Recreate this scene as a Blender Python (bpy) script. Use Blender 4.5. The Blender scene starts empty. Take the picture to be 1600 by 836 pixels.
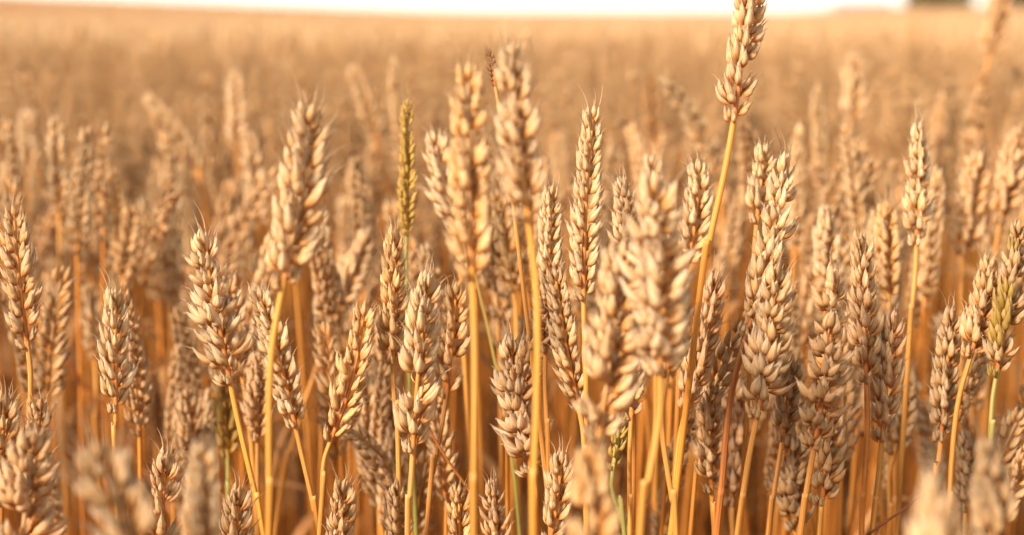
import bpy, math, random
import numpy as np
from mathutils import Vector, Matrix

random.seed(11)
RNG = np.random.default_rng(11)
SC = bpy.context.scene
COL = SC.collection
R = math.radians

# ------------------------------------------------------------------ camera, sky, sun, exposure
CAM_Z = 0.97
PITCH = R(10.25)
FPX = 50.0 / 36.0 * 1600.0
cam_d = bpy.data.cameras.new('camera')
cam = bpy.data.objects.new('camera', cam_d)
COL.objects.link(cam)
cam.location = (0, 0, CAM_Z)
cam.rotation_euler = (R(90) - PITCH, 0, 0)
cam_d.lens = 50
cam_d.sensor_width = 36
cam_d.clip_start = 0.02
cam_d.clip_end = 9000
cam_d.dof.use_dof = True
cam_d.dof.focus_distance = 0.712
cam_d.dof.aperture_fstop = 4.3
SC.camera = cam

SUN_AZ = math.atan2(-0.72, -0.66)      # from +Y towards +X: behind the camera, to its left
SUN_EL = R(35)
world = bpy.data.worlds.new('World')
SC.world = world
world.use_nodes = True
nt = world.node_tree
for n in list(nt.nodes):
    nt.nodes.remove(n)
sky = nt.nodes.new('ShaderNodeTexSky')
sky.sky_type = 'NISHITA'
sky.sun_disc = False
sky.sun_elevation = SUN_EL
sky.sun_rotation = SUN_AZ
sky.air_density = 1.0
sky.dust_density = 0.1
sky.ozone_density = 1.0
bg = nt.nodes.new('ShaderNodeBackground')
bg.inputs['Strength'].default_value = 0.15
wo = nt.nodes.new('ShaderNodeOutputWorld')
warm = nt.nodes.new('ShaderNodeMix')          # warm tint put over the sky colour in place of white balance
warm.data_type = 'RGBA'
warm.blend_type = 'MULTIPLY'
warm.inputs[0].default_value = 1.0
warm.inputs[7].default_value = (1.30, 0.96, 0.62, 1)
nt.links.new(sky.outputs[0], warm.inputs[6])
even = nt.nodes.new('ShaderNodeMix')          # thin high haze: an even pale sky without a glaring horizon
even.data_type = 'RGBA'
even.blend_type = 'DARKEN'
even.inputs[0].default_value = 1.0
even.inputs[7].default_value = (2.3, 2.1, 1.8, 1)
nt.links.new(warm.outputs[2], even.inputs[6])
nt.links.new(even.outputs[2], bg.inputs[0])
nt.links.new(bg.outputs[0], wo.inputs[0])

sun_d = bpy.data.lights.new('sun', 'SUN')
sun_d.energy = 2.1
sun_d.angle = R(11.0)
sun_d.color = (1.0, 0.90, 0.77)
sun = bpy.data.objects.new('sun', sun_d)
COL.objects.link(sun)
sv = Vector((math.sin(SUN_AZ) * math.cos(SUN_EL), math.cos(SUN_AZ) * math.cos(SUN_EL), math.sin(SUN_EL)))
sun.rotation_euler = sv.to_track_quat('Z', 'Y').to_euler()
sun.location = (-3, -3, 5)

SC.view_settings.view_transform = 'Standard'
SC.view_settings.look = 'None'
SC.view_settings.exposure = 2.42
SC.view_settings.gamma = 1
SC.render.engine = 'CYCLES'
SC.cycles.use_denoising = True
SC.cycles.max_bounces = 8
SC.cycles.diffuse_bounces = 5

# ------------------------------------------------------------------ pixel + depth -> world point
CP, SP = math.cos(PITCH), math.sin(PITCH)
FWD = Vector((0, CP, -SP))
UP = Vector((0, SP, CP))
RIGHT = Vector((1, 0, 0))


def at(px, py, d):
    return Vector((0, 0, CAM_Z)) + RIGHT * ((px - 800) / FPX * d) + UP * (-(py - 418) / FPX * d) + FWD * d


def project(p):
    q = p - Vector((0, 0, CAM_Z))
    d = q.dot(FWD)
    return 800 + q.dot(RIGHT) / d * FPX, 418 - q.dot(UP) / d * FPX, d


def sstep(a, b, x):
    t = np.clip((x - a) / (b - a), 0, 1)
    return t * t * (3 - 2 * t)


def terrain(x, y):
    x = np.asarray(x, float)
    y = np.asarray(y, float)
    yy = np.maximum(y, 1.0)
    u = np.clip(x / yy / 0.36, -1.6, 1.6)
    ang = np.where(u < 0, 0.0125 * np.clip(-u - 0.05, 0, 2) ** 1.15, 0.0036 * sstep(0.5, 0.72, u))
    z = np.minimum(yy, 125) * ang * sstep(12, 110, yy)
    return z - 2.1 * sstep(128, 175, yy)


# ------------------------------------------------------------------ materials
def mat(name):
    m = bpy.data.materials.new(name)
    m.use_nodes = True
    t = m.node_tree
    for n in list(t.nodes):
        t.nodes.remove(n)
    return m, t


def N(t, kind, **kw):
    n = t.nodes.new(kind)
    for k, v in kw.items():
        setattr(n, k, v)
    return n


def math_node(t, op, a, b=None, c=None, clamp=False):
    n = N(t, 'ShaderNodeMath', operation=op, use_clamp=clamp)
    for i, v in enumerate((a, b, c)):
        if v is None:
            continue
        if isinstance(v, (int, float)):
            n.inputs[i].default_value = v
        else:
            t.links.new(v, n.inputs[i])
    return n.outputs[0]


def mix_col(t, fac, a, b, blend='MIX'):
    n = N(t, 'ShaderNodeMix', data_type='RGBA', blend_type=blend)
    for idx, v in ((0, fac), (6, a), (7, b)):
        if isinstance(v, (int, float)):
            n.inputs[idx].default_value = v
        elif isinstance(v, tuple):
            n.inputs[idx].default_value = (*v, 1)
        else:
            t.links.new(v, n.inputs[idx])
    return n.outputs[2]


def ramp01(t, v, a, b):
    n = N(t, 'ShaderNodeMapRange', interpolation_type='SMOOTHSTEP')
    t.links.new(v, n.inputs[0])
    n.inputs[1].default_value = a
    n.inputs[2].default_value = b
    return n.outputs[0]


def straw_material(name, pale, tan, root_c, weather, veins, transl, rough, bump, weather_from=0.5, tip=None, root_to=0.5):
    m, t = mat(name)
    hc = N(t, 'ShaderNodeAttribute', attribute_name='hc')
    rn = N(t, 'ShaderNodeAttribute', attribute_name='rnd')
    oi = N(t, 'ShaderNodeObjectInfo')
    ro = math_node(t, 'FRACT', math_node(t, 'ADD', rn.outputs['Fac'], oi.outputs['Random']))
    r2 = math_node(t, 'FRACT', math_node(t, 'MULTIPLY', ro, 7.31))
    r3 = math_node(t, 'FRACT', math_node(t, 'MULTIPLY', ro, 23.7))
    sep = N(t, 'ShaderNodeSeparateXYZ')
    t.links.new(hc.outputs['Vector'], sep.inputs[0])
    v = sep.outputs[2]
    mp = N(t, 'ShaderNodeVectorMath', operation='MULTIPLY')
    t.links.new(hc.outputs['Vector'], mp.inputs[0])
    mp.inputs[1].default_value = veins
    off = N(t, 'ShaderNodeCombineXYZ')
    t.links.new(math_node(t, 'MULTIPLY', ro, 61.0), off.inputs[2])
    t.links.new(math_node(t, 'MULTIPLY', r2, 17.0), off.inputs[0])
    ad = N(t, 'ShaderNodeVectorMath', operation='ADD')
    t.links.new(mp.outputs[0], ad.inputs[0])
    t.links.new(off.outputs[0], ad.inputs[1])
    nz = N(t, 'ShaderNodeTexNoise')
    nz.inputs['Scale'].default_value = 1.0
    nz.inputs['Detail'].default_value = 3.0
    t.links.new(ad.outputs[0], nz.inputs['Vector'])
    ad2 = N(t, 'ShaderNodeVectorMath', operation='ADD')
    t.links.new(hc.outputs['Vector'], ad2.inputs[0])
    t.links.new(off.outputs[0], ad2.inputs[1])
    nb = N(t, 'ShaderNodeTexNoise')
    nb.inputs['Scale'].default_value = 2.6
    nb.inputs['Detail'].default_value = 4.0
    t.links.new(ad2.outputs[0], nb.inputs['Vector'])
    c = mix_col(t, r2, pale, tan)
    c = mix_col(t, ramp01(t, nb.outputs['Fac'], 0.42, 0.72), c, tan)
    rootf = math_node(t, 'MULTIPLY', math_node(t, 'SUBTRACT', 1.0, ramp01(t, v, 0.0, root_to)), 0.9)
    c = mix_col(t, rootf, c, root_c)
    if tip:
        c = mix_col(t, math_node(t, 'MULTIPLY', ramp01(t, v, 0.5, 1.0), 0.6), c, tip)
    wf = math_node(t, 'MULTIPLY', ramp01(t, v, weather_from, 1.0),
                   math_node(t, 'MULTIPLY', ramp01(t, r3, 0.42, 0.9), ramp01(t, nb.outputs['Fac'], 0.42, 0.62)))
    c = mix_col(t, math_node(t, 'MULTIPLY', wf, 0.85), c, weather)
    sp = N(t, 'ShaderNodeTexNoise')
    sp.inputs['Scale'].default_value = 9.0
    sp.inputs['Detail'].default_value = 2.0
    t.links.new(ad2.outputs[0], sp.inputs['Vector'])
    c = mix_col(t, math_node(t, 'MULTIPLY', ramp01(t, sp.outputs['Fac'], 0.64, 0.74), 0.55), c, weather)
    vein = ramp01(t, nz.outputs['Fac'], 0.3, 0.7)
    c = mix_col(t, vein, mix_col(t, 1.0, c, (0.72, 0.60, 0.48), 'MULTIPLY'), c)
    c = mix_col(t, 1.0, c, oi.outputs['Color'], 'MULTIPLY')
    p = N(t, 'ShaderNodeBsdfPrincipled')
    t.links.new(c, p.inputs['Base Color'])
    p.inputs['Roughness'].default_value = rough
    p.inputs['Specular IOR Level'].default_value = 0.35
    bp = N(t, 'ShaderNodeBump')
    bp.inputs['Strength'].default_value = bump
    bp.inputs['Distance'].default_value = 0.001
    t.links.new(nz.outputs['Fac'], bp.inputs['Height'])
    t.links.new(bp.outputs[0], p.inputs['Normal'])
    tr = N(t, 'ShaderNodeBsdfTranslucent')
    gm = N(t, 'ShaderNodeGamma')
    gm.inputs[1].default_value = 1.6
    t.links.new(c, gm.inputs[0])
    t.links.new(gm.outputs[0], tr.inputs[0])
    ms = N(t, 'ShaderNodeMixShader')
    ms.inputs[0].default_value = transl
    t.links.new(p.outputs[0], ms.inputs[1])
    t.links.new(tr.outputs[0], ms.inputs[2])
    o = N(t, 'ShaderNodeOutputMaterial')
    t.links.new(ms.outputs[0], o.inputs[0])
    return m


M_HUSK = straw_material('ripe_husk', (0.84, 0.625, 0.36), (0.77, 0.475, 0.20), (0.76, 0.33, 0.055), (0.17, 0.11, 0.065),
                        (4.2, 4.2, 0.55), 0.34, 0.5, 0.9, tip=(0.84, 0.68, 0.47))
M_GREEN = straw_material('half_ripe_husk', (0.54, 0.36, 0.09), (0.40, 0.26, 0.04), (0.58, 0.31, 0.05), (0.20, 0.13, 0.05),
                         (5.5, 5.5, 0.7), 0.22, 0.5, 0.5, tip=(0.55, 0.38, 0.16))
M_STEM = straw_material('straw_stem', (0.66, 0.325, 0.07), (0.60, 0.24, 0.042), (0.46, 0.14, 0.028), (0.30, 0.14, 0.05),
                        (2.6, 2.6, 16.0), 0.10, 0.5, 0.4, root_to=0.92)  # lower stems naturally redder, also darkened in colour for shade deep in the canopy
M_GSTEM = straw_material('green_stem', (0.36, 0.31, 0.08), (0.27, 0.26, 0.06), (0.42, 0.25, 0.06), (0.25, 0.16, 0.05),
                         (4.0, 4.0, 1.5), 0.10, 0.45, 0.2)
M_LEAF = straw_material('dry_leaf', (0.46, 0.26, 0.09), (0.36, 0.18, 0.06), (0.40, 0.2, 0.07), (0.2, 0.11, 0.05),
                        (7.0, 7.0, 0.8), 0.3, 0.65, 0.4)


def plain(name, col, rough=0.8, col2=None, scale=3.0):
    m, t = mat(name)
    p = N(t, 'ShaderNodeBsdfPrincipled')
    p.inputs['Roughness'].default_value = rough
    if col2:
        tc = N(t, 'ShaderNodeTexCoord')
        nz = N(t, 'ShaderNodeTexNoise')
        nz.inputs['Scale'].default_value = scale
        nz.inputs['Detail'].default_value = 6
        t.links.new(tc.outputs['Object'], nz.inputs['Vector'])
        t.links.new(mix_col(t, ramp01(t, nz.outputs['Fac'], 0.35, 0.65), col, col2), p.inputs['Base Color'])
    else:
        p.inputs['Base Color'].default_value = (*col, 1)
    o = N(t, 'ShaderNodeOutputMaterial')
    t.links.new(p.outputs[0], o.inputs[0])
    return m


M_SOIL = plain('soil_and_straw', (0.03, 0.015, 0.008), 0.95, (0.09, 0.035, 0.012), 14.0)
M_FOL = plain('tree_foliage', (0.03, 0.042, 0.018), 0.7, (0.06, 0.078, 0.032), 1.3)
M_BARK = plain('bark', (0.10, 0.075, 0.05), 0.9, (0.17, 0.13, 0.09), 4.0)
M_ROOF = plain('slate_roof', (0.12, 0.13, 0.15), 0.7, (0.15, 0.16, 0.18), 2.0)
M_WALL = plain('barn_wall', (0.38, 0.31, 0.26), 0.85, (0.45, 0.38, 0.32), 2.0)
M_DOOR = plain('barn_door', (0.16, 0.11, 0.08), 0.8)


# ------------------------------------------------------------------ mesh building (arrays in, one mesh out)
class MB:
    def __init__(self):
        self.V, self.F, self.H, self.Rn, self.Mi, self.n = [], [], [], [], [], 0

    def add(self, V, F, H, rnd, mi=0):
        V = np.asarray(V, np.float32)
        self.V.append(V)
        self.F.append(np.asarray(F, np.int32) + self.n)
        self.H.append(np.asarray(H, np.float32))
        r = np.full(len(V), rnd, np.float32) if np.isscalar(rnd) else np.asarray(rnd, np.float32)
        self.Rn.append(r)
        self.Mi.append(np.full(len(F), mi, np.int32))
        self.n += len(V)

    def arrays(self):
        return tuple(np.concatenate(a) for a in (self.V, self.F, self.H, self.Rn, self.Mi))

    def mesh(self, name, mats):
        V, F, H, Rn, Mi = self.arrays()
        return mesh_from(name, V, F, H, Rn, Mi, mats)


def mesh_from(name, V, F, H, Rn, Mi, mats):
    me = bpy.data.meshes.new(name)
    me.vertices.add(len(V))
    me.vertices.foreach_set('co', np.ascontiguousarray(V, np.float32).ravel())
    k = F.shape[1]
    me.loops.add(len(F) * k)
    me.loops.foreach_set('vertex_index', np.ascontiguousarray(F, np.int32).ravel())
    me.polygons.add(len(F))
    me.polygons.foreach_set('loop_start', np.arange(0, len(F) * k, k, dtype=np.int32))
    me.polygons.foreach_set('use_smooth', np.ones(len(F), bool))
    for m in mats:
        me.materials.append(m)
    me.polygons.foreach_set('material_index', np.ascontiguousarray(Mi, np.int32))
    a = me.attributes.new('hc', 'FLOAT_VECTOR', 'POINT')
    a.data.foreach_set('vector', np.ascontiguousarray(H, np.float32).ravel())
    a = me.attributes.new('rnd', 'FLOAT', 'POINT')
    a.data.foreach_set('value', np.ascontiguousarray(Rn, np.float32))
    me.update(calc_edges=True)
    return me


def grid_faces(nr, ns, closed):
    F = []
    for i in range(nr - 1):
        for j in range(ns if closed else ns - 1):
            k = (j + 1) % ns
            F.append((i * ns + j, i * ns + k, (i + 1) * ns + k, (i + 1) * ns + j))
    return np.array(F, np.int32)


def rot(ax, a):
    return np.array(Matrix.Rotation(a, 3, ax))


def husk(L, W, T, bow=0.06, nr=8, ns=10, arc=None, tipcurl=0.0, keel=0.15, wrinkle=0.0, cup=None):
    """A boat-shaped husk along +z, its back to +y. arc: an open shell spanning that angle about the back; cup: cut slanting tip."""
    t = np.linspace(0, 1, nr) ** 0.92
    pk = 0.42
    q = np.clip((t - pk) / (1 - pk), 0, 1)
    p = np.where(t < pk, 0.30 + 0.70 * np.sin(np.pi / 2 * np.clip(t / pk, 0, 1)) ** 0.9, 1 - 0.88 * q ** 1.45 - 0.09 * q ** 6)
    p[0] = 0.2
    if arc is None:
        th = np.linspace(0, 2 * np.pi, ns, endpoint=False)
    else:
        th = np.pi / 2 + np.linspace(-arc / 2, arc / 2, ns)
    c, s = np.cos(th), np.sin(th)
    k = 1 + keel * np.maximum(s, 0) ** 8
    X = (W / 2) * p[:, None] * c[None, :]
    Y = (T / 2) * p[:, None] * (s * k)[None, :] * np.where(s[None, :] < 0, 0.75, 1.0)
    Y = Y + (bow * L * (np.sin(np.pi * t) - 0.3 * t) - tipcurl * L * t ** 3)[:, None]
    Z = np.repeat((L * t)[:, None], len(th), 1)
    if arc is not None:
        Z = Z - 0.10 * L * (np.abs(c)[None, :] ** 2) * (t[:, None] ** 2)
    if wrinkle:
        X += RNG.normal(0, wrinkle, X.shape) * p[:, None]
        Y += RNG.normal(0, wrinkle, X.shape) * p[:, None]
    V = np.stack([X, Y, Z], -1).reshape(-1, 3)
    H = np.stack([np.repeat(c[None, :], nr, 0), np.repeat(s[None, :], nr, 0), np.repeat(t[:, None], len(th), 1)], -1).reshape(-1, 3)
    return V, grid_faces(nr, len(th), arc is None), H


def tube(pts, rad, ns=8, v=None, ph=0.0):
    P = np.array(pts, float)
    n = len(P)
    T = np.gradient(P, axis=0)
    T /= np.linalg.norm(T, axis=1)[:, None] + 1e-12
    ref = np.array([0.31, 0.95, 0.05])
    A = np.cross(T, ref)
    A /= np.linalg.norm(A, axis=1)[:, None] + 1e-12
    B = np.cross(T, A)
    th = np.linspace(0, 2 * np.pi, ns, endpoint=False) + ph
    r = np.broadcast_to(np.asarray(rad, float), (n,))
    V = P[:, None, :] + r[:, None, None] * (np.cos(th)[None, :, None] * A[:, None, :] + np.sin(th)[None, :, None] * B[:, None, :])
    vv = np.linspace(0, 1, n) if v is None else np.asarray(v)
    H = np.stack([np.repeat(np.cos(th)[None, :], n, 0), np.repeat(np.sin(th)[None, :], n, 0), np.repeat(vv[:, None], ns, 1)], -1)
    return V.reshape(-1, 3), grid_faces(n, ns, True), H.reshape(-1, 3)


def xf(V, M3, o):
    return V @ np.asarray(M3).T + np.asarray(o)


def spikelet_mb(rng, awn=(0, 0), lod=0, plump=1.0, ragged=0.0, spread=1.0):
    """One spikelet in millimetre-true metres: z along it, +y away from the rachis, fan of florets across x."""
    mb = MB()
    mm = 0.001
    j = lambda a: rng.uniform(-a, a)
    nr, ns = ((9, 10), (5, 6), (4, 5))[lod]

    def floret(L, W, T, o, splay, tilt, rnd, a, arc=None, twist=0.0):
        V, F, H = husk(L * mm, W * mm, T * mm, bow=0.06 + j(0.02), nr=nr, ns=ns, arc=arc, tipcurl=0.03 + j(0.05),
                       wrinkle=0.00008 if lod == 0 else 0.0)
        M3 = rot('Y', splay) @ rot('X', -tilt) @ rot('Z', twist)
        mb.add(xf(V, M3, np.array(o) * mm), F, H, rnd)
        if a > 0.3 and lod < 2:
            tip = np.array([0, -0.03 * L - 0.02, L - 0.4])
            n = 5
            q = np.linspace(0, 1, n)
            cx, cy = j(0.35), j(0.35) + 0.1
            pts = tip[None, :] + np.stack([cx * a * q ** 2, cy * a * q ** 2, a * q], -1)
            V, F, H = tube(xf(pts * mm, M3, np.array(o) * mm), mm * (0.30 * (1 - q) + 0.05), 4 if lod == 0 else 3, v=0.75 + 0.1 * q)
            mb.add(V, F, H, rnd)

    aw = lambda k=1.0: rng.uniform(*awn) * k
    shell = R(235) if lod == 0 else None
    for s in (-1, 1):
        rg = 1 + j(0.1) + ragged * j(0.3)
        o, sp, tl, rd = (s * 1.5, 0.1 + j(0.2), 1.0), spread * s * (R(15) + j(0.05) + ragged * j(0.3)), R(3) + j(0.06), rng.random()
        floret(11.6 * rg, 3.7 * plump, 3.6 * plump, o, sp, tl, rd, aw(), arc=shell, twist=-s * R(38 + 20 * rng.random()))
        if lod == 0:
            floret(10.2 * rg, 3.1 * plump, 3.0 * plump, o, sp * 0.97, tl - 0.03, (rd + .13) % 1, 0, twist=-s * R(35))
    o, sp, rd = (j(0.3), 1.0, 2.6), j(0.12), rng.random()
    floret(10.8 * (1 + j(0.1)), 3.5 * plump, 3.3 * plump, o, sp, R(9) + j(0.08), rd, aw(0.8), arc=shell, twist=j(0.7))
    if lod == 0:
        floret(9.6, 2.9 * plump, 2.8 * plump, o, sp, R(8), (rd + .13) % 1, 0)
    if lod < 2:
        for s in (-1, 1):
            rg = 1 + j(0.12) + ragged * j(0.3)
            floret(9.4 * rg, 4.2 * plump, 4.2 * plump, (s * 1.7, 0.45, -0.1), spread * s * (R(19) + j(0.06) + ragged * j(0.35)), R(7) + j(0.08), rng.random(),
                   0.4 + rng.random() * 1.3, arc=R(200) if lod == 0 else None, twist=-s * R(48))
    if lod == 0:
        floret(7.6 * (1 + j(0.1)), 3.2, 3.0, (j(0.5), -0.5, 4.2), j(0.12), R(-2) + j(0.08), rng.random(), aw(0.6))
    if spread > 1.2:
        for s in (-1, 1):
            floret(10.5 * (1 + j(0.1)), 3.7, 3.3, (s * 0.8, 0.9, 2.4), s * R(24) + j(0.15), R(16) + j(0.15), rng.random(), aw(0.7), arc=shell, twist=-s * R(20))
    return mb


rs = random.Random(5)
POOL = {}


def make_pool(key, n, matl, **kw):
    L = []
    for i in range(n):
        r = random.Random(hash((key, i)) if False else 100 * len(POOL) + i)
        mb = spikelet_mb(r, **kw)
        L.append((mb.mesh('spikelet', [matl]), mb.arrays()))
    POOL[key] = L


make_pool('plain', 9, M_HUSK, awn=(1.8, 5.0), ragged=0.35, plump=0.93)
make_pool('bristly', 6, M_HUSK, awn=(3.0, 8.0), ragged=0.4, plump=0.92)
make_pool('awned', 6, M_HUSK, awn=(6.0, 17.0), ragged=0.35, plump=0.9)
make_pool('ragged', 6, M_HUSK, awn=(1.2, 4.5), ragged=1.0, plump=0.92)
make_pool('wide', 8, M_HUSK, awn=(0.5, 2.5), ragged=0.8, spread=1.4)
make_pool('green', 5, M_GREEN, awn=(0.3, 2.0), plump=0.85, ragged=0.4)
make_pool('low', 5, M_HUSK, awn=(0.3, 2.0), lod=1)
make_pool('lowest', 4, M_HUSK, awn=(0, 0), lod=2)


def ear_frames(axis, L, scale, phi_dir, rng, dense=1.0, flare=0.0, slim=1.0):
    """Spikelet frames along an ear: axis(t) -> (point, tangent); phi_dir is the side direction. Yields t, Matrix(4x4)."""
    step = 0.0038 * scale / dense
    n = max(7, int(round(L * 0.93 / step)))
    out = []
    for i in range(n):
        t = i / (n - 1) * 0.90
        p, tg = axis(t)
        side = 1 if i % 2 == 0 else -1
        o = (phi_dir - tg * phi_dir.dot(tg)).normalized() * side
        o = (Matrix.Rotation(rng.uniform(-0.3, 0.3), 3, tg) @ o)
        al = R(28 - 14 * t) + flare * (0.6 + t * 0.6) + rng.uniform(-0.12, 0.14)
        s = scale * rng.choice([1, 1, 1, 1, 1, 1.08, .9, .8]) * (0.84 + 0.17 * math.sin(math.pi * min(1, t * 1.15 + 0.12))) * rng.uniform(0.92, 1.06)
        if i == 0:
            s *= 0.62
        elif i == 1:
            s *= 0.8
        if t > 0.8:
            s *= 0.9
        z = (tg * math.cos(al) + o * math.sin(al)).normalized()
        y = (o * math.cos(al) - tg * math.sin(al)).normalized()
        x = y.cross(z)
        M = Matrix((x, y, z)).transposed().to_4x4() * 1.0
        M = Matrix.Translation(p + o * 0.0013 * scale) @ M @ Matrix.Diagonal((s * slim, s * slim, s, 1))
        if 1 < i and rng.random() < 0.035:
            continue
        out.append((t, M))
    p, tg = axis(0.93)
    o = phi_dir.cross(tg).normalized()
    x = o.cross(tg)
    M = Matrix.Translation(p) @ Matrix((x, o, tg)).transposed().to_4x4() @ Matrix.Diagonal((scale * .85,) * 3 + (1,))
    out.append((1.0, M))
    return out


def pick_key(t, style, rng):
    if style == 'green':
        return 'green'
    if style == 'half':
        return 'green' if rng.random() < 0.55 - 0.45 * t else 'ragged'
    if style == 'wide':
        return 'awned' if t > 0.88 else rng.choice(['wide', 'wide', 'ragged'])
    if style == 'ragged':
        return 'awned' if t > 0.85 else ('ragged' if rng.random() < 0.75 else 'bristly')
    if style == 'bristly':
        return 'awned' if t > 0.6 else 'bristly'
    if t > 0.8:
        return 'awned' if rng.random() < 0.55 else 'bristly'
    return rng.choice(['plain', 'plain', 'plain', 'bristly'])


def rachis_mb(axis, scale):
    n = 22
    pts, rad = [], []
    for i in range(n):
        p, tg = axis(i / (n - 1) * 0.95)
        pts.append(p)
        rad.append(0.0013 * (1 - 0.5 * i / n))
    mb = MB()
    V, F, H = tube(pts, rad, 7)
    mb.add(V, F, H, 0.37)
    return mb


def stem_mb(pts, r0=0.00125, r1=0.0019, nodes=True, n=30, ns=9, rnd=None):
    """A culm from the ear's base down to the soil through the given points (Catmull-Rom), with joints low down."""
    P = [np.array(p, float) for p in pts]
    P = [2 * P[0] - P[1]] + P + [2 * P[-1] - P[-2]]
    out = []
    segs = len(P) - 3
    for s in range(segs):
        m = max(4, n // segs)
        for k in range(m if s < segs - 1 else m + 1):
            u = k / m
            a, b, c, d = P[s:s + 4]
            out.append(0.5 * ((2 * b) + (c - a) * u + (2 * a - 5 * b + 4 * c - d) * u * u + (3 * b - 3 * c + d - a) * u ** 3))
    out = np.array(out)
    ln = np.concatenate([[0], np.cumsum(np.linalg.norm(np.diff(out, axis=0), axis=1))])
    f = ln / ln[-1]
    rad = r0 + (r1 - r0) * np.clip(f * 2.2, 0, 1)
    if nodes:
        for q in (0.45, 0.72):
            rad = rad * (1 + 0.4 * np.exp(-((f - q) / 0.012) ** 2))
    rad[0] *= 1.25
    mb = MB()
    V, F, H = tube(out, rad, ns, v=np.clip(1 - f, 0, 1))
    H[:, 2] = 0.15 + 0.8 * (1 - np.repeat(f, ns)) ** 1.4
    mb.add(V, F, H, rs.random() if rnd is None else rnd)
    return mb, out


def leaf_mb(p, ang, length, rng, droop=1.0, w=0.006):
    n = 14
    q = np.linspace(0, 1, n)
    c, s = math.cos(ang), math.sin(ang)
    out = length * (0.75 * np.sin(q * 1.5) ** 1.0)
    up = length * (0.75 * q - droop * 1.25 * q ** 2.2)
    P = np.array(p)[None, :] + np.stack([out * c, out * s, up], -1)
    wd = w * np.sin(np.pi * np.clip(q * 0.93 + 0.07, 0, 1)) ** 0.6 * (1 - 0.5 * q)
    tw = rng.uniform(-2.0, 2.0) * q
    side = np.stack([-s * np.cos(tw), c * np.cos(tw), np.sin(tw)], -1)
    V = np.stack([P - side * wd[:, None], P + np.array([0, 0, -0.0012]), P + side * wd[:, None]], 1).reshape(-1, 3)
    H = np.stack([np.tile([-1, 0, 1], n), np.tile([0, 1, 0], n), np.repeat(q, 3)], -1)
    mb = MB()
    mb.add(V, grid_faces(n, 3, False), H, rng.random())
    return mb


def link(name, me, parent=None, loc=None):
    o = bpy.data.objects.new(name, me)
    COL.objects.link(o)
    if parent:
        o.parent = parent
    if loc is not None:
        o.location = loc
    return o


def tag(o, label=None, cat=None, group=None, kind=None):
    for k, v in (('label', label), ('category', cat), ('group', group), ('kind', kind)):
        if v:
            o[k] = v
    return o


# ------------------------------------------------------------------ the setting: ground
def axis_steps(lim):
    a = [0.0]
    s = 0.4
    while a[-1] < lim:
        a.append(a[-1] + s)
        s = min(s * 1.12, lim / 6)
    return a


xs = axis_steps(3000)
xs = np.array([-v for v in xs[:0:-1]] + xs)
ys = np.concatenate([-np.array(axis_steps(300)[:0:-1]), np.array(axis_steps(5000))])
GX, GY = np.meshgrid(xs, ys)
GZ = terrain(GX, GY)
V = np.stack([GX, GY, GZ], -1).reshape(-1, 3)
F = grid_faces(len(ys), len(xs), False)
H = np.zeros_like(V)
ground = link('ground', mesh_from('ground', V, F, H, np.zeros(len(V)), np.zeros(len(F)), [M_SOIL]))
tag(ground, 'brown soil and straw litter under the wheat field', kind='structure')

# ------------------------------------------------------------------ wheat stalks one can tell apart
G_FRONT = 'ripe wheat stalks at the front of the field'
TINTS = {'': (1.08, 1.08, 1.1), 'pale': (1.14, 1.18, 1.27), 'gold': (1.13, 1.06, 0.92), 'tan': (1.0, 0.93, 0.90), 'dull': (0.84, 0.80, 0.80), 'dry': (0.72, 0.56, 0.42),
         'pink': (1.08, 1.0, 1.0)}
occupied = []


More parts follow.
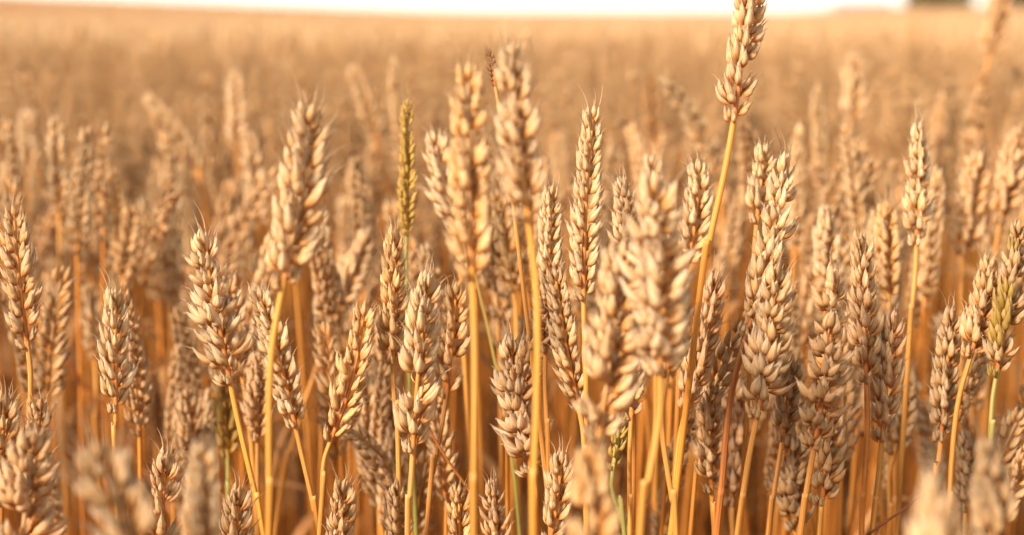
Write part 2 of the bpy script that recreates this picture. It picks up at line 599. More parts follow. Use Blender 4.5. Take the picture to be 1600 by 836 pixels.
def wheat(label, T, B, d, S, w, roll, tint='', style='', fine=True, bend=0.0, dT=0.0, dense=1.0, flare=0.0, stem='', green_stem=False,
          leaf=False, name='wheat_stalk', cat='wheat', stem_r=1.0, gd=0.0, seed=None):
    rng = random.Random(seed if seed is not None else int(T[0] * 7 + T[1] * 13 + B[1]))
    if fine:
        d = 0.712 + (d - 0.712) * 0.6
    elif d > 0.94:
        d = 0.94 + (d - 0.94) * 1.7
    slim = rng.uniform(0.88, 1.08) if fine else 1.05
    if not fine:
        dense *= 1.15
    T3, B3, S3 = at(T[0], T[1], d + dT), at(B[0], B[1], d), at(S[0], S[1], d + gd * 0.4)
    L = (T3 - B3).length
    ratio = w * d / FPX / 0.0155
    scale = min(ratio, 1.25) + max(0, ratio - 1.25) * 0.25
    if ratio > 1.3 and style in ('', 'ragged'):
        style = 'wide'
    flare += max(0, ratio - 1.25) * 0.35
    sl = (S3 - B3)
    k = S3.z / max(0.02, -sl.z)
    G = Vector((S3.x + max(-0.16, min(0.16, sl.x * k * 0.55)), S3.y + max(-0.1, min(0.1, sl.y * k * 0.4)) + gd, 0))
    G.z = float(terrain(G.x, G.y)) - 0.004
    root = bpy.data.objects.new(name, None)
    COL.objects.link(root)
    root.empty_display_size = 0.02
    root.location = G
    tag(root, label, cat, G_FRONT)
    occupied.append((G.x, G.y))
    b, tp = B3 - G, T3 - G
    perp = (tp - b).cross(FWD).normalized()
    m = (b + tp) / 2 + perp * (bend * L)

    def axis(t):
        p = b * (1 - t) ** 2 + m * (2 * t * (1 - t)) + tp * t * t
        g = (m - b) * (1 - t) + (tp - m) * t
        return p, g.normalized()

    tv = (tp - b).normalized()
    right = FWD.cross(tv).normalized() * -1
    toward = tv.cross(right).normalized()
    if toward.dot(FWD) > 0:
        toward = -toward
    ph = right * math.cos(R(roll)) + toward * math.sin(R(roll))
    col = (*TINTS[tint], 1)
    axis_l = lambda t: (axis(t)[0] - b, axis(t)[1])
    if fine:
        ear = link('ear', rachis_mb(axis_l, scale).mesh('rachis', [M_GSTEM if style == 'green' else M_STEM]), root, b)
        ear.color = col
        for t, M in ear_frames(axis_l, L, scale, ph, rng, dense, flare, slim):
            o = link('spikelet', rng.choice(POOL[pick_key(t, style, rng)])[0], ear)
            o.matrix_local = M
            v = rng.uniform(0.9, 1.06)
            o.color = (col[0] * v, col[1] * v, col[2] * v * rng.uniform(0.93, 1.05), 1)
    else:
        mb = rachis_mb(axis_l, scale)
        for t, M in ear_frames(axis_l, L, scale, ph, rng, dense, flare, slim):
            V, F, H, Rn, Mi = rng.choice(POOL[pick_key(t, style, rng)])[1]
            M = np.array(M)
            mb.add(V @ M[:3, :3].T + M[:3, 3], F, H, (Rn + rng.random()) % 1.0)
        ear = link('ear', mb.mesh('ear', [M_GREEN if style == 'green' else M_HUSK]), root, b)
        ear.color = col
    g1 = axis(0.0)[1]
    sp = S3 - G
    ln = (b - sp).length
    ds = ((sp - b).normalized() * 0.5 + (-sp).normalized() * 0.5).normalized()
    c1, c2 = b - g1 * ln * 0.36, sp - ds * ln * 0.36
    way = [b + g1 * 0.004]
    for u in (0.2, 0.4, 0.6, 0.8, 1.0):
        way.append(b * (1 - u) ** 3 + c1 * (3 * u * (1 - u) ** 2) + c2 * (3 * u * u * (1 - u)) + sp * u ** 3)
    wob = Vector((rng.uniform(-.006, .006), rng.uniform(-.006, .006), 0))
    way += [sp * 0.72 + ds * sp.z * 0.05 + wob, sp * 0.36 - wob, Vector((0, 0, 0))]
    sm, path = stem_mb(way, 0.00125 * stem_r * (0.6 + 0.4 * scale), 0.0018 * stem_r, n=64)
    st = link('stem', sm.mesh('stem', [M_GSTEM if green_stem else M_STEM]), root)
    st.color = {'': (1, 1, 1, 1), 'red': (0.92, 0.74, 0.72, 1), 'gold': (1.06, 1.02, 0.78, 1), 'pale': (1.05, 1.1, 1.4, 1)}[stem]
    if leaf:
        p = path[int(len(path) * 0.62)]
        link('leaf', leaf_mb(p, rng.uniform(0, 6.28), rng.uniform(0.12, 0.2), rng).mesh('leaf', [M_LEAF]), root)
    return root


W = wheat
# --- in the plane of focus, left to right
W('slim pale ear at the left edge of the photo on a thin straight stem', (22, 335), (44, 545), .72, (47, 690), 50, 20, 'tan', bend=.02)
W('short straight ear standing alone above a dark gap between stems, left', (180, 470), (181, 645), .72, (180, 720), 52, 55, 'pale')
W('fat pale ear leaning left on a stem that leans right at left of centre', (318, 382), (360, 600), .735, (412, 836), 66, 62, 'pale', 'ragged', flare=.12, stem='gold')
W('shaded ear tucked close behind the fat left leaning ear', (352, 445), (378, 585), .80, (395, 720), 50, 30, 'tan', fine=False)
W('pale slim ear behind the tall golden stem, its own stem slanting right', (405, 462), (462, 668), .75, (499, 836), 46, 35, 'pale', bend=-.03)
W('narrow two rowed ear bending right over a curved thin stem', (568, 490), (516, 690), .71, (502, 800), 50, 8, 'gold', bend=-.08)
W('tan bristly ear with a green yellow ear rising behind it', (616, 372), (614, 570), .73, (622, 690), 48, 58, 'gold', 'bristly')
W('sharpest large pale ear with short awns, standing at middle of the front row', (668, 446), (645, 708), .69, (637, 836), 64, 52, 'pale', bend=.02, stem='pale')
W('plump ear behind the tall blurred stem, its stem curving down left', (712, 460), (697, 622), .77, (672, 770), 50, 25, 'gold', bend=-.02)
W('slim two rowed ear rising close left of the tall slender sharp ear', (862, 298), (852, 552), .715, (857, 720), 42, 18, 'pale')
W('tall slender sharp pale ear rising right of centre against open field', (928, 172), (912, 470), .70, (916, 640), 46, 14, 'pale', bend=.03)
W('leaning two rowed ear just in front of the tall slender ear, middle', (868, 430), (905, 640), .70, (915, 760), 44, 22, '', bend=.03)
W('small upright ear with plump rows beside the tall bare leaning stem', (1092, 268), (1072, 420), .78, (1062, 560), 46, 12, 'pale', bend=-.06)
W('tallest ear, reaching above the horizon on a long bare curved yellow stem', (1176, -30), (1146, 192), .68, (1094, 455), 56, 30, 'pink', bend=-.01, stem='gold', stem_r=1.1)
W('long ragged ear leaning left with spread husks, on a reddish stem', (1228, 256), (1166, 525), .72, (1120, 836), 58, 66, 'pale', 'ragged', bend=-.05, stem='red', stem_r=1.15)
W('pale ear tip close behind the long ragged leaning ear', (1194, 245), (1182, 350), .79, (1176, 500), 44, 20, 'pale')
W('stout ear in front of the long ragged ear, thin pale stem below', (1212, 432), (1182, 655), .68, (1152, 836), 66, 58, '', bend=-.04)
W('open pale ear standing clear at right with blurred field behind it', (1436, 208), (1432, 385), .83, (1420, 540), 50, 48, 'pale')
W('grey bristly headed ear with dark awn tips, right of the stout ears', (1345, 385), (1354, 600), .735, (1346, 836), 58, 50, 'tan', 'bristly', stem='red')
W('biggest ear with widely spread husks, low at right of centre', (1305, 440), (1272, 700), .67, (1250, 836), 88, 60, 'tan', 'ragged', flare=.16, bend=-.03)
W('thin ear hanging below the biggest spread ear, its stem hidden', (1300, 640), (1284, 790), .72, (1280, 836), 50, 40, 'tan')
W('pinkish ear with greenish base below the grey bristly ear', (1394, 508), (1378, 690), .745, (1362, 836), 58, 45, 'pink')
W('dull brown ear above dark stems near right edge, its tip with one long awn', (1486, 500), (1470, 690), .76, (1456, 780), 52, 42, 'dull')
W('dull leaning ear between the dull brown ear and the green stemmed ear', (1548, 420), (1515, 560), .75, (1478, 836), 50, 25, 'tan', bend=-.05)
W('half green ear on a green stem near the right edge', (1592, 360), (1556, 590), .72, (1545, 720), 50, 28, 'dull', 'half', green_stem=True, bend=-.02)
W('straight tan ear with layered husks right of the bare leaning stem', (1116, 445), (1072, 640), .73, (1050, 836), 56, 55, 'pink', bend=-.03)
W('low tan ear partly crossed by the reddish leaning stem', (1108, 620), (1112, 770), .765, (1116, 836), 46, 40, 'tan')
W('ear half hidden just behind the reddish leaning stem', (1150, 580), (1142, 790), .80, (1145, 836), 54, 55, 'pink', fine=False)
W('broad pale ear with fanned husks behind two golden stems, middle low', (797, 548), (832, 740), .745, (838, 830), 66, 62, 'pale', 'ragged', bend=.03)
W('small plump ear with yellow green seams under the stout blurred ear', (992, 560), (986, 656), .71, (984, 836), 34, 12, 'pale', dense=.8)
W('drab little ear at the foot of the stout blurred centre ear', (1066, 470), (1040, 590), .66, (1056, 836), 48, 30, 'tan')
W('small awned ear tip rising from the bottom edge left of centre', (535, 775), (530, 890), .70, (528, 960), 54, 60, 'tan', 'bristly')
W('bristly tan ear tip low beside a blurred pale ear, lower left', (258, 735), (250, 870), .68, (250, 960), 62, 55, 'tan', 'bristly')
W('awned ear tip just showing at the bottom edge below the leaning ears', (372, 785), (356, 900), .69, (352, 980), 54, 50, 'tan', 'bristly', bend=-.06)
W('bristly ear at the left edge above a blurred brown ear', (62, 640), (58, 800), .68, (58, 930), 46, 40, 'tan', 'bristly')
W('bristly ear cut off by the left edge of the photo', (6, 640), (2, 790), .68, (0, 930), 56, 55, 'tan', 'bristly')
W('ragged small ear on the bottom edge between two golden stems', (772, 765), (778, 880), .70, (780, 960), 40, 50, 'pink', 'ragged')
W('two rowed low ear with open pale husks beside the lowest blurred ear', (876, 728), (858, 850), .70, (852, 940), 52, 22, '', bend=-.05)
W('dark husked ear half hidden by the biggest spread ear', (1238, 580), (1222, 690), .72, (1200, 836), 42, 30, 'dull')
W('low ear beneath the stout ear, greenish and shaded', (1238, 690), (1244, 830), .78, (1246, 900), 58, 50, 'dull', fine=False)
W('small green ear sprouting between stems at lower middle', (968, 655), (957, 735), .69, (976, 836), 30, 40, '', 'green', green_stem=True, dense=.8, bend=-.03)
W('small tan ear low beside the tall blurred golden stem', (718, 775), (716, 880), .72, (716, 960), 42, 30, 'gold')
W('grey tufted ear tip at the bottom edge right of the sharpest ear stem', (620, 770), (622, 880), .73, (622, 960), 40, 55, 'dull', 'ragged')
# --- nearer than the focus, blurred
W('tall near ear with darkened tips, slightly blurred, on a straight golden stem', (484, 188), (440, 455), .605, (420, 836), 72, 35, '', 'bristly', fine=False, bend=-.03, stem='gold')
W('tall soft ear with two rows of round husks, on the thickest straight stem', (732, 115), (738, 435), .575, (740, 836), 64, 20, 'gold', fine=False, bend=.02, stem='gold', stem_r=1.05)
W('tall soft ear second in height, right of the two rowed blurred ear', (800, 88), (826, 345), .575, (833, 836), 66, 35, '', 'bristly', fine=False, bend=.03, stem='gold')
W('stout blurred ear leaning right among the crowded middle ears', (972, 402), (934, 690), .60, (925, 860), 84, 22, '', fine=False, bend=-.02)
W('big blurred pale ear in the middle, hiding others behind it', (1022, 300), (1032, 585), .575, (1000, 836), 92, 48, 'pale', 'ragged', fine=False, flare=.1)
W('very blurred grey ear leaning left at the bottom, lower left', (160, 725), (232, 900), .49, (250, 1000), 92, 40, 'dull', 'bristly', fine=False)
W('blurred pale upright ear at the bottom between two bristly ears, lower left', (315, 712), (314, 890), .53, (314, 1000), 56, 35, 'pale', fine=False)
W('blurred pale golden ear at bottom middle below the stout blurred ear', (922, 722), (928, 920), .50, (930, 1020), 72, 25, 'gold', fine=False)
W('most blurred pale round ear tip at the bottom right', (1462, 782), (1468, 960), .415, (1470, 1100), 92, 50, 'pale', fine=False)
W('blurred ear with a greenish streak at the bottom right corner', (1545, 712), (1556, 890), .51, (1560, 1000), 66, 40, 'dull', 'bristly', fine=False)
W('brown blurred ear in the lower left corner', (50, 700), (30, 890), .62, (20, 1000), 76, 50, 'tan', 'ragged', fine=False)
# --- a little farther than the focus, softly blurred
W('pale blurred ear peeping beside the bristly low ear, lower left', (292, 625), (306, 740), .84, (312, 860), 42, 45, 'tan', fine=False)
W('brown ear between the left leaning ear and the tall golden stem', (404, 565), (402, 690), .80, (404, 836), 40, 35, 'tan', fine=False)
W('small olive ear on a short green stem at lower left', (352, 600), (356, 715), .84, (356, 800), 38, 20, 'tan', 'green', fine=False, green_stem=True)
W('long soft ear behind the bent two rowed ear, left of centre', (590, 505), (606, 690), .86, (616, 836), 48, 40, 'tan', fine=False)
W('drooping column of soft husks below the long soft ear', (566, 600), (592, 790), .84, (606, 900), 46, 30, '', fine=False)
W('soft shaded ear filling the gap left of the sharpest ear', (616, 690), (606, 820), .82, (604, 900), 44, 40, 'tan', fine=False)
W('narrow yellow green ear standing tall left of centre', (637, 158), (635, 368), .80, (637, 520), 26, 25, 'gold', 'green', fine=False, green_stem=True)
W('soft leaning ear touching the tall two rowed blurred ear', (680, 222), (712, 355), .84, (722, 500), 44, 30, 'pale', fine=False, bend=.03)
W('soft golden ear between the two tall blurred ears', (778, 310), (802, 455), .86, (806, 600), 40, 30, 'gold', fine=False)
W('soft ear on a long slanting stem that crosses to the lower left', (572, 372), (526, 490), .95, (440, 760), 38, 30, '', fine=False, bend=.0)
W('pale tufted ear tips left of the big blurred middle ear', (975, 295), (985, 430), .76, (990, 560), 46, 50, 'pale', 'bristly')
W('soft pale ear behind the tip of the big blurred middle ear', (1018, 262), (1022, 380), .86, (1024, 520), 44, 50, 'pale', 'bristly', fine=False)
W('soft ear with paired rows beside the open pale ear at right', (1385, 328), (1388, 470), .84, (1390, 600), 42, 14, 'gold', fine=False)
W('soft pale tipped ear left of the grey bristly ear', (1292, 335), (1290, 450), .86, (1290, 600), 38, 40, 'pale', fine=False)
W('soft curved ear low between the pinkish ear and the dull brown ear', (1414, 590), (1396, 710), .84, (1390, 836), 44, 15, 'dull', fine=False, bend=-.08)
W('small brown ear low at right under the leaning green stem', (1512, 690), (1508, 800), .78, (1506, 900), 42, 25, 'dull', fine=False)
W('soft slim ear standing tall at left, blurred', (178, 272), (190, 420), .98, (190, 560), 32, 20, 'gold', fine=False)
W('soft slim ear leaning right beside the slim tall left ear', (206, 330), (186, 455), .98, (180, 600), 32, 20, 'gold', fine=False)
W('pale blurred ear standing highest in the left half', (368, 118), (370, 232), 1.12, (382, 420), 27, 20, 'pale', fine=False)
W('blurred pale column of an ear below the highest left one', (392, 215), (404, 360), 1.05, (408, 480), 32, 25, '', fine=False)
W('dark amber blurred ear alone against the far field, right of centre', (1014, 122), (1022, 222), 1.15, (1024, 400), 26, 20, 'dry', fine=False)
W('blurred two toned ear on a yellow stem, upper right', (1335, 98), (1330, 192), 1.12, (1340, 400), 34, 25, '', fine=False)
W('tall blurred ear crossing the horizon at the far right on a slanting stem', (1572, -30), (1547, 84), 1.2, (1520, 220), 38, 30, 'tan', fine=False)
W('broad blurred ear pair at the right edge, left one', (1530, 250), (1506, 400), .95, (1500, 560), 46, 30, 'tan', fine=False)
W('broad blurred ear at the right edge behind the half green ear', (1590, 215), (1562, 350), .95, (1550, 520), 44, 30, 'tan', fine=False)
W('dark blurred ear with a bare stem at upper right', (1536, 120), (1524, 210), 1.2, (1510, 380), 30, 30, 'dry', fine=False)
W('blurred dusky ear near the left edge of the field', (150, 205), (158, 300), 1.15, (160, 450), 26, 20, 'dry', fine=False)
W('blurred pale ear tip near the left edge, above the slim edge ear', (40, 182), (44, 270), 1.2, (46, 420), 28, 30, 'pale', fine=False)
W('blurred stacked ear left, between the dusky ear and the edge', (88, 190), (92, 330), 1.0, (94, 480), 32, 20, '', fine=False)
W('blurred pale ear low in the dark gap at left', (140, 455), (148, 560), .98, (150, 690), 32, 40, '', fine=False)
W('blurred brown ear low among dark stems at left', (240, 590), (244, 690), 1.02, (246, 800), 30, 40, 'dry', fine=False)

# --- odd stems and loose straws


def straw(label, pts, d, r, cat='straw', m=M_STEM, name='loose_straw', tint=(1, 1, 1)):
    P = [at(x, y, dd) for (x, y), dd in zip(pts, d)]
    o = P[-1].copy()
    mb = MB()
    Q = np.array([p - o for p in P])
    k = np.linspace(0, len(Q) - 1, 18)
    pts2 = np.stack([np.interp(k, np.arange(len(Q)), Q[:, i]) for i in range(3)], -1)
    V, F, H = tube(pts2, np.linspace(r * 0.7, r, 18), 7)
    mb.add(V, F, H, 0.4)
    ob = link(name, mb.mesh(name, [m]), None, o)
    ob.color = (*tint, 1)
    return tag(ob, label, cat, 'loose straws lying across the stalks')


straw('thin dark brown straw lying aslant across stems at lower right', [(1464, 750), (1420, 790), (1360, 832), (1290, 890)], [.74, .735, .73, .74], .0008, tint=(.35, .25, .2))
straw('thin grey straw slanting down right beside the sharpest ear', [(668, 668), (700, 720), (738, 772), (775, 812)], [.73, .735, .745, .76], .0009, tint=(.9, .9, 1.0))
straw('blurred reddish straw slanting through the dark gap at left', [(100, 560), (160, 640), (230, 740), (300, 850)], [1.1, 1.1, 1.08, 1.05], .0016, tint=(.75, .6, .5))
straw('green thin stem slanting down behind the tall two rowed ear', [(742, 430), (762, 510), (785, 620), (806, 760), (826, 1000), (840, 1900)], [.82, .82, .82, .82, .82, .84], .0011, 'grass stem', M_GSTEM, 'green_stem')

# a dry wild grass sprig behind the second tall blurred ear
g = W('thin dry brown grass sprig with hair awns above the second tall blurred ear', (764, 82), (774, 135), .70, (800, 300), 16, 20, 'dry', 'bristly', name='wild_grass', cat='grass')

# ------------------------------------------------------------------ the soft crowd of stalks behind them: prototypes, then copies
G_CROWD = 'blurred wheat stalks behind the front stalks'


def crowd_proto(i):
    rng = random.Random(900 + i)
    h = rng.uniform(0.80, 0.90)
    L = rng.uniform(0.06, 0.09)
    scale = rng.uniform(0.9, 1.15)
    root = bpy.data.objects.new('wheat_stalk', None)
    COL.objects.link(root)
    root.empty_display_size = 0.02
    lx = rng.uniform(-0.05, 0.05) if i % 5 else rng.choice([-.09, .09])
    b = Vector((lx, rng.uniform(-0.04, 0.04), h - L))
    nod = Vector((lx * 0.35 + rng.uniform(-0.015, 0.015), rng.uniform(-0.012, 0.012), L))
    if i == 7:
        nod = Vector((0.05, 0.0, L * 0.3))
    tp = b + nod
    m = (b + tp) / 2 + Vector((-nod.x * 0.25, 0, 0.004 if i != 7 else 0.02))

    def axis(t):
        return (b * (1 - t) ** 2 + m * (2 * t * (1 - t)) + tp * t * t) - b, ((m - b) * (1 - t) + (tp - m) * t).normalized()

    mb = rachis_mb(axis, scale)
    a = rng.uniform(0, 3.14)
    for t, M in ear_frames(axis, L, scale, Vector((math.cos(a), math.sin(a), 0)), rng, 1.0, rng.choice([0, 0, .1])):
        V, F, H, Rn, Mi = rng.choice(POOL['low'])[1]
        M = np.array(M)
        mb.add(V @ M[:3, :3].T + M[:3, 3], F, H, (Rn + rng.random()) % 1.0)
    link('ear', mb.mesh('ear', [M_HUSK]), root, b)
    g1 = axis(0)[1]
    sm, path = stem_mb([b + g1 * 0.004, b - g1 * 0.012, Vector((b.x * 0.75, b.y * .75, b.z * 0.72)), Vector((b.x * .3, b.y * .3, b.z * .35)), Vector((0, 0, -0.004))], n=24, ns=7)
    link('stem', sm.mesh('stem', [M_STEM]), root)
    for q in ((0.34,) if i % 3 else (0.24, 0.42)):
        link('leaf', leaf_mb(path[int(len(path) * q)], rng.uniform(0, 6.28), rng.uniform(0.1, 0.18), rng, rng.uniform(.8, 1.4)).mesh('leaf', [M_LEAF]), root)
    return root


PROTO = [crowd_proto(i) for i in range(14)]
used = set()
LANDMARKS = [(30, 'slim ear at the left edge'), (180, 'short straight ear at left'), (330, 'fat leaning ear at left'), (455, 'tall near ear at left of centre'),
             (570, 'bent two rowed ear'), (640, 'narrow yellow green ear'), (735, 'tall two rowed blurred ear'), (812, 'second tall blurred ear'),
             (920, 'tall slender sharp ear'), (1025, 'big blurred middle ear'), (1140, 'tallest ear and its bare stem'), (1215, 'long ragged leaning ear'),
             (1330, 'grey bristly headed ear'), (1432, 'open pale ear at right'), (1500, 'dull brown ear near the right edge'), (1585, 'half green ear')]


def crowd_at(x, y, h):
    i = random.randrange(len(PROTO))
    if i == 7:
        i = 8
    p = PROTO[i]
    if i not in used:
        used.add(i)
        r = p
    else:
        r = p.copy()
        COL.objects.link(r)
        for ch in p.children:
            c = ch.copy()
            COL.objects.link(c)
            c.parent = r
    if y < 1.02:
        for ch in list(r.children):
            if ch.name.startswith('leaf'):
                bpy.data.objects.remove(ch)
    rz = random.uniform(0, 6.283)
    r.location = (x, y, float(terrain(x, y)))
    r.rotation_euler = (random.gauss(0, 0.02), random.gauss(0, 0.025), rz)
    zs = h / 0.85
    r.scale = (zs, zs, zs)
    k = random.uniform(0.92, 1.13)
    warm = random.uniform(0.85, 1.05)
    for ch in r.children:
        ch.color = (k, k * (0.5 + 0.5 * warm), k * warm, 1) if ch.name.startswith('ear') else (k * 1.05, k * .95, k * .85, 1)
    px, py, d = project(Vector((x, y, h)))
    lm = min(LANDMARKS, key=lambda q: abs(q[0] - px))[1]
    tag(r, 'blurred wheat stalk in the crowd behind the ' + lm, 'wheat', G_CROWD)
    return r


pts = []
tries = 0
CROWD_FAR = 1.3
while len(pts) < 172 and tries < 20000:
    tries += 1
    d = math.sqrt(random.uniform(0.88 ** 2, CROWD_FAR ** 2))
    x = random.uniform(-0.385, 0.385) * d
    y = d
    if any((x - a) ** 2 + (y - b) ** 2 < 0.028 ** 2 for a, b in pts) or any((x - a) ** 2 + (y - b) ** 2 < 0.016 ** 2 for a, b in occupied):
        continue
    pts.append((x, y))
for x, y in pts:
    crowd_at(x, y, min(0.87 if y < 1.05 else 0.905, max(0.70, random.gauss(0.83, 0.04))))
for k in range(300):
    if k >= 36 and len(pts) >= 208:
        break
    px, d = random.choice([random.uniform(1040, 1620), random.uniform(1040, 1620), random.uniform(420, 1040), random.uniform(-20, 420)]), random.uniform(.77, .9)
    h = random.uniform(.70, .80)
    x = (px - 800) / FPX * d
    if len(pts) < 208 and not any((x - a) ** 2 + (d - b) ** 2 < 0.018 ** 2 for a, b in occupied + pts):
        pts.append((x, d))
        crowd_at(x, d, h)
for i, p in enumerate(PROTO):
    if i not in used:
        for ch in list(p.children):
            bpy.data.objects.remove(ch)
        bpy.data.objects.remove(p)

# ------------------------------------------------------------------ the rest of the field: one mass


def ear_low(rng):
    """mid-distance stalk: ear of simple spikelets, stem, leaf; arrays with material index 0 husk, 1 stem, 2 leaf; height 1 unit = 0.85 m"""
    L = rng.uniform(0.06, 0.088)
    scale = rng.uniform(0.95, 1.2)
    b = Vector((rng.uniform(-.05, .05), rng.uniform(-.05, .05), 0.85 - L))
    tp = b + Vector((rng.uniform(-.02, .02), rng.uniform(-.02, .02), L))
    axis = lambda t: (b.lerp(tp, t), (tp - b).normalized())
    mb = MB()
    a = rng.uniform(0, 3.14)
    for t, M in ear_frames(axis, L, scale, Vector((math.cos(a), math.sin(a), 0)), rng):
        V, F, H, Rn, Mi = rng.choice(POOL['lowest'])[1]
        M = np.array(M)
        mb.add(V @ M[:3, :3].T + M[:3, 3], F, H, (Rn + rng.random()) % 1.0)
    P = [b, b * 0.66, b * 0.33, Vector((0, 0, 0))]
    V, F, H = tube(P, [.0013, .0018, .002, .002], 5, v=[.9, .6, .4, .2])
    mb.add(V, F, H, rng.random(), 1)
    lf = leaf_mb(b * rng.uniform(.5, .75), rng.uniform(0, 6.28), rng.uniform(.1, .18), rng).arrays()
    k = np.arange(0, 42).reshape(14, 3)[::3].ravel()
    lv = lf[0][k]
    mb.add(lv, grid_faces(len(lv) // 3, 3, False), lf[2][k], rng.random(), 2)
    return mb.arrays()


def ear_far(rng, wide, nr, ns):
    mb = MB()
    L = 0.08
    t = np.linspace(0, 1, nr)
    prof = 0.0075 * wide * (np.sin(np.pi * np.clip(t * .85 + .12, 0, 1)) ** .6) * (1 + 0.35 * (np.arange(nr) % 2 - .5))
    P = [(rng.uniform(-.003, .003), rng.uniform(-.003, .003), .85 - L + L * q) for q in t]
    V, F, H = tube(P, prof, ns, v=np.linspace(.1, .95, nr))
    mb.add(V, F, H, rng.random())
    V, F, H = tube([(0, 0, .85 - L), (.0, 0, .4), (0, 0, 0)], [.0016 * wide] * 3, 3, v=[.9, .6, .3])
    mb.add(V, F, H, rng.random(), 1)
    return mb.arrays()


BIG = [[], [], [], [], []]
base_n = 0


def scatter(protos, xy, hs, tilt=0.05):
    global base_n
    which = RNG.integers(0, len(protos), len(xy))
    for pi, (V, F, H, Rn, Mi) in enumerate(protos):
        idx = np.nonzero(which == pi)[0]
        if not len(idx):
            continue
        n = len(idx)
        a = RNG.uniform(0, 2 * np.pi, n)
        c, s = np.cos(a), np.sin(a)
        k = hs[idx] / 0.85
        X = V[None, :, 0] * c[:, None] - V[None, :, 1] * s[:, None]
        Y = V[None, :, 0] * s[:, None] + V[None, :, 1] * c[:, None]
        Z = np.repeat(V[None, :, 2], n, 0) * k[:, None]
        X = X + Z * RNG.normal(0, tilt, n)[:, None] + xy[idx, 0][:, None]
        Y = Y + Z * RNG.normal(0, tilt, n)[:, None] + xy[idx, 1][:, None]
        Z = Z + terrain(xy[idx, 0], xy[idx, 1])[:, None]
        BIG[0].append(np.stack([X, Y, Z], -1).reshape(-1, 3).astype(np.float32))
        nv = len(V)
        BIG[1].append((F[None] + (np.arange(n) * nv)[:, None, None] + base_n).reshape(-1, 4).astype(np.int32))
        BIG[2].append(np.tile(H, (n, 1)).astype(np.float32))
        BIG[3].append(((np.tile(Rn, (n, 1)) + RNG.random((n, 1))) % 1).ravel().astype(np.float32))
        BIG[4].append(np.tile(Mi, n).astype(np.int32))
        base_n += n * nv


def wedge(d0, d1, tan, density):
    n = int(tan * (d1 * d1 - d0 * d0) * density)
    y = np.sqrt(RNG.uniform(d0 * d0, d1 * d1, n))
    return np.stack([RNG.uniform(-tan, tan, n) * y, y], -1)


lr = random.Random(77)
LOW = [ear_low(lr) for _ in range(10)]
FAR1 = [ear_far(lr, 1.15, 8, 5) for _ in range(6)]
FAR2 = [ear_far(lr, 1.5, 5, 4) for _ in range(4)]
FAR3 = [ear_far(lr, 3.2, 4, 3) for _ in range(4)]
q = wedge(CROWD_FAR, 4.0, 0.5, 640)
scatter(LOW, q, np.clip(RNG.normal(.825, .05, len(q)), .66, .91))
n = 3600                                                            # beside and behind the camera
q = np.stack([RNG.uniform(-1.6, 1.3, n), RNG.uniform(-1.4, CROWD_FAR, n)], -1)
q = q[(np.abs(q[:, 0]) > 0.46 * np.maximum(q[:, 1], 0) + 0.10) | (q[:, 1] < 0)]
q = q[np.hypot(q[:, 0], q[:, 1]) > 0.24]
scatter(LOW, q, np.clip(RNG.normal(.835, .04, len(q)), .7, .91))
n = 900                                                             # beside the frame, near the camera
q = np.stack([RNG.uniform(-1.9, 1.9, n), RNG.uniform(-0.5, CROWD_FAR, n)], -1)
q = q[(np.abs(q[:, 0]) > 0.40 * np.maximum(q[:, 1], 0) + 0.04) & ((np.abs(q[:, 0]) > 0.5) | (q[:, 1] > 0.45))]
scatter(LOW, q, np.clip(RNG.normal(.78, .045, len(q)), .6, .855))
q = wedge(4.0, 11, 0.5, 200)
scatter(FAR1, q, np.clip(RNG.normal(.85, .04, len(q)), .7, .95))
q = wedge(11, 35, 0.5, 40)
scatter(FAR2, q, np.clip(RNG.normal(.85, .04, len(q)), .7, .95))
q = wedge(35, 127, 0.5, 5.5)
scatter(FAR3, q, np.clip(RNG.normal(.85, .05, len(q)), .7, 1.0))
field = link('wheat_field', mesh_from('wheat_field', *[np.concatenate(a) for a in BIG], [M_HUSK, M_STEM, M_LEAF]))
field.color = (0.84, 0.78, 0.73, 1)  # tint darkens the whole field in place of missing shade between ears
tag(field, 'ripe golden wheat stretching away to the horizon', 'wheat field', kind='stuff')

# ------------------------------------------------------------------ far edge: trees and a barn behind the rise


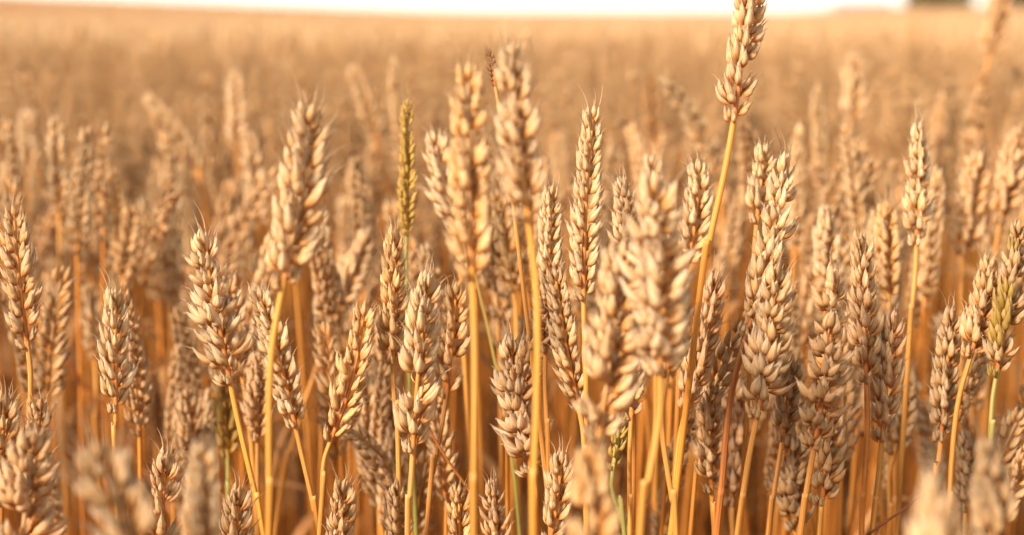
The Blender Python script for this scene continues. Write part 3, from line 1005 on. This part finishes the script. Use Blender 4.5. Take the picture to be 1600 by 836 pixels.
def far_tree(label, px, d, h, w):
    x = (px - 800) / FPX * d
    rng = np.random.default_rng(int(px))
    z0 = float(terrain(x, d))
    root = bpy.data.objects.new('broadleaf_tree', None)
    COL.objects.link(root)
    root.location = (x, d, z0)
    tag(root, label, 'tree', 'dark trees beyond the far edge of the field')
    mb = MB()
    V, F, H = tube([(0, 0, -.2), (.1, 0, h * .3), (.0, .1, h * .6), (.05, 0, h * .85)], [.26, .2, .12, .03], 8)
    mb.add(V, F, H, 0)
    for k in range(7):
        a = k * 2.4
        z = h * (0.2 + .08 * k)
        V, F, H = tube([(0, 0, z), (math.cos(a) * w * .22, math.sin(a) * w * .22, z + .5), (math.cos(a) * w * .4, math.sin(a) * w * .4, z + 1.1)], [.09, .06, .02], 5)
        mb.add(V, F, H, 0)
    link('trunk', mb.mesh('trunk', [M_BARK]), root)
    mb = MB()
    n = 5200
    cl = rng.normal(0, 1, (26, 3))
    cl /= np.linalg.norm(cl, axis=1)[:, None]
    cl = cl * np.array([w * .36, w * .36, h * .36]) * rng.uniform(.5, 1, (26, 1)) + np.array([0, 0, h * .52])
    c = cl[rng.integers(0, 26, n)] + rng.normal(0, w * .085, (n, 3))
    c[:, 2] = np.maximum(c[:, 2], .35)
    u = rng.normal(0, 1, (n, 3))
    u /= np.linalg.norm(u, axis=1)[:, None]
    v = np.cross(u, rng.normal(0, 1, (n, 3)))
    v /= np.linalg.norm(v, axis=1)[:, None]
    s = rng.uniform(.15, .32, (n, 1))
    V = np.stack([c - u * s, c - v * s * .6, c + u * s, c + v * s * .6], 1).reshape(-1, 3)
    mb.add(V, np.arange(4 * n).reshape(n, 4), np.zeros_like(V), 0)
    link('crown', mb.mesh('crown', [M_FOL]), root)


far_tree('dark bushy far tree at the left end of the row on the horizon', 1428, 190, 8.0, 4.4)
far_tree('second far dark tree on the horizon, between two others', 1462, 192, 9.0, 4.2)
far_tree('far green tree beside the bright gap in the tree row', 1490, 188, 7.0, 3.6)
far_tree('far dark tree just right of the bright gap in the row', 1552, 190, 7.5, 4.2)
far_tree('far tree at the right corner of the photo on the horizon', 1592, 192, 8.5, 4.6)


def box(x0, x1, y0, y1, z0, z1):
    V = np.array([(x, y, z) for z in (z0, z1) for y in (y0, y1) for x in (x0, x1)], float)
    F = np.array([(0, 2, 3, 1), (4, 5, 7, 6), (0, 1, 5, 4), (2, 6, 7, 3), (0, 4, 6, 2), (1, 3, 7, 5)])
    return V, F, np.zeros_like(V)


def flat(o):
    o.data.polygons.foreach_set('use_smooth', np.zeros(len(o.data.polygons), bool))
    return o


bd = 185.0
bx = (1338 - 800) / FPX * bd
barn = bpy.data.objects.new('barn', None)
COL.objects.link(barn)
bz = float(terrain(bx, bd)) + 0.55
barn.location = (bx, bd, bz)
barn.rotation_euler = (0, 0, R(-6))
tag(barn, 'low grey roofed barn half sunk behind the field edge at upper right', 'barn')
mb = MB()
mb.add(*box(-3.2, 3.2, -2.4, 2.4, -.9, 2.2), 0)
flat(link('wall', mb.mesh('wall', [M_WALL]), barn))
mb = MB()
V = np.array([(-3.5, -2.8, 2.15), (3.5, -2.8, 2.15), (3.5, 0, 3.1), (-3.5, 0, 3.1), (3.5, 2.8, 2.15), (-3.5, 2.8, 2.15),
              (-3.5, -2.8, 2.27), (3.5, -2.8, 2.27), (3.5, 0, 3.22), (-3.5, 0, 3.22), (3.5, 2.8, 2.27), (-3.5, 2.8, 2.27)], float)
F = np.array([(0, 1, 2, 3), (3, 2, 4, 5), (6, 9, 8, 7), (9, 11, 10, 8), (0, 6, 7, 1), (5, 4, 10, 11), (0, 3, 9, 6), (3, 5, 11, 9), (1, 7, 8, 2), (2, 8, 10, 4)])
mb.add(V, F, np.zeros_like(V), 0)
flat(link('roof', mb.mesh('roof', [M_ROOF]), barn))
mb = MB()
mb.add(*box(-.9, .9, -2.46, -2.41, -.6, 1.6), 0)
flat(link('door', mb.mesh('door', [M_DOOR]), barn))
print('objects', len(bpy.data.objects), 'field faces', len(field.data.polygons))
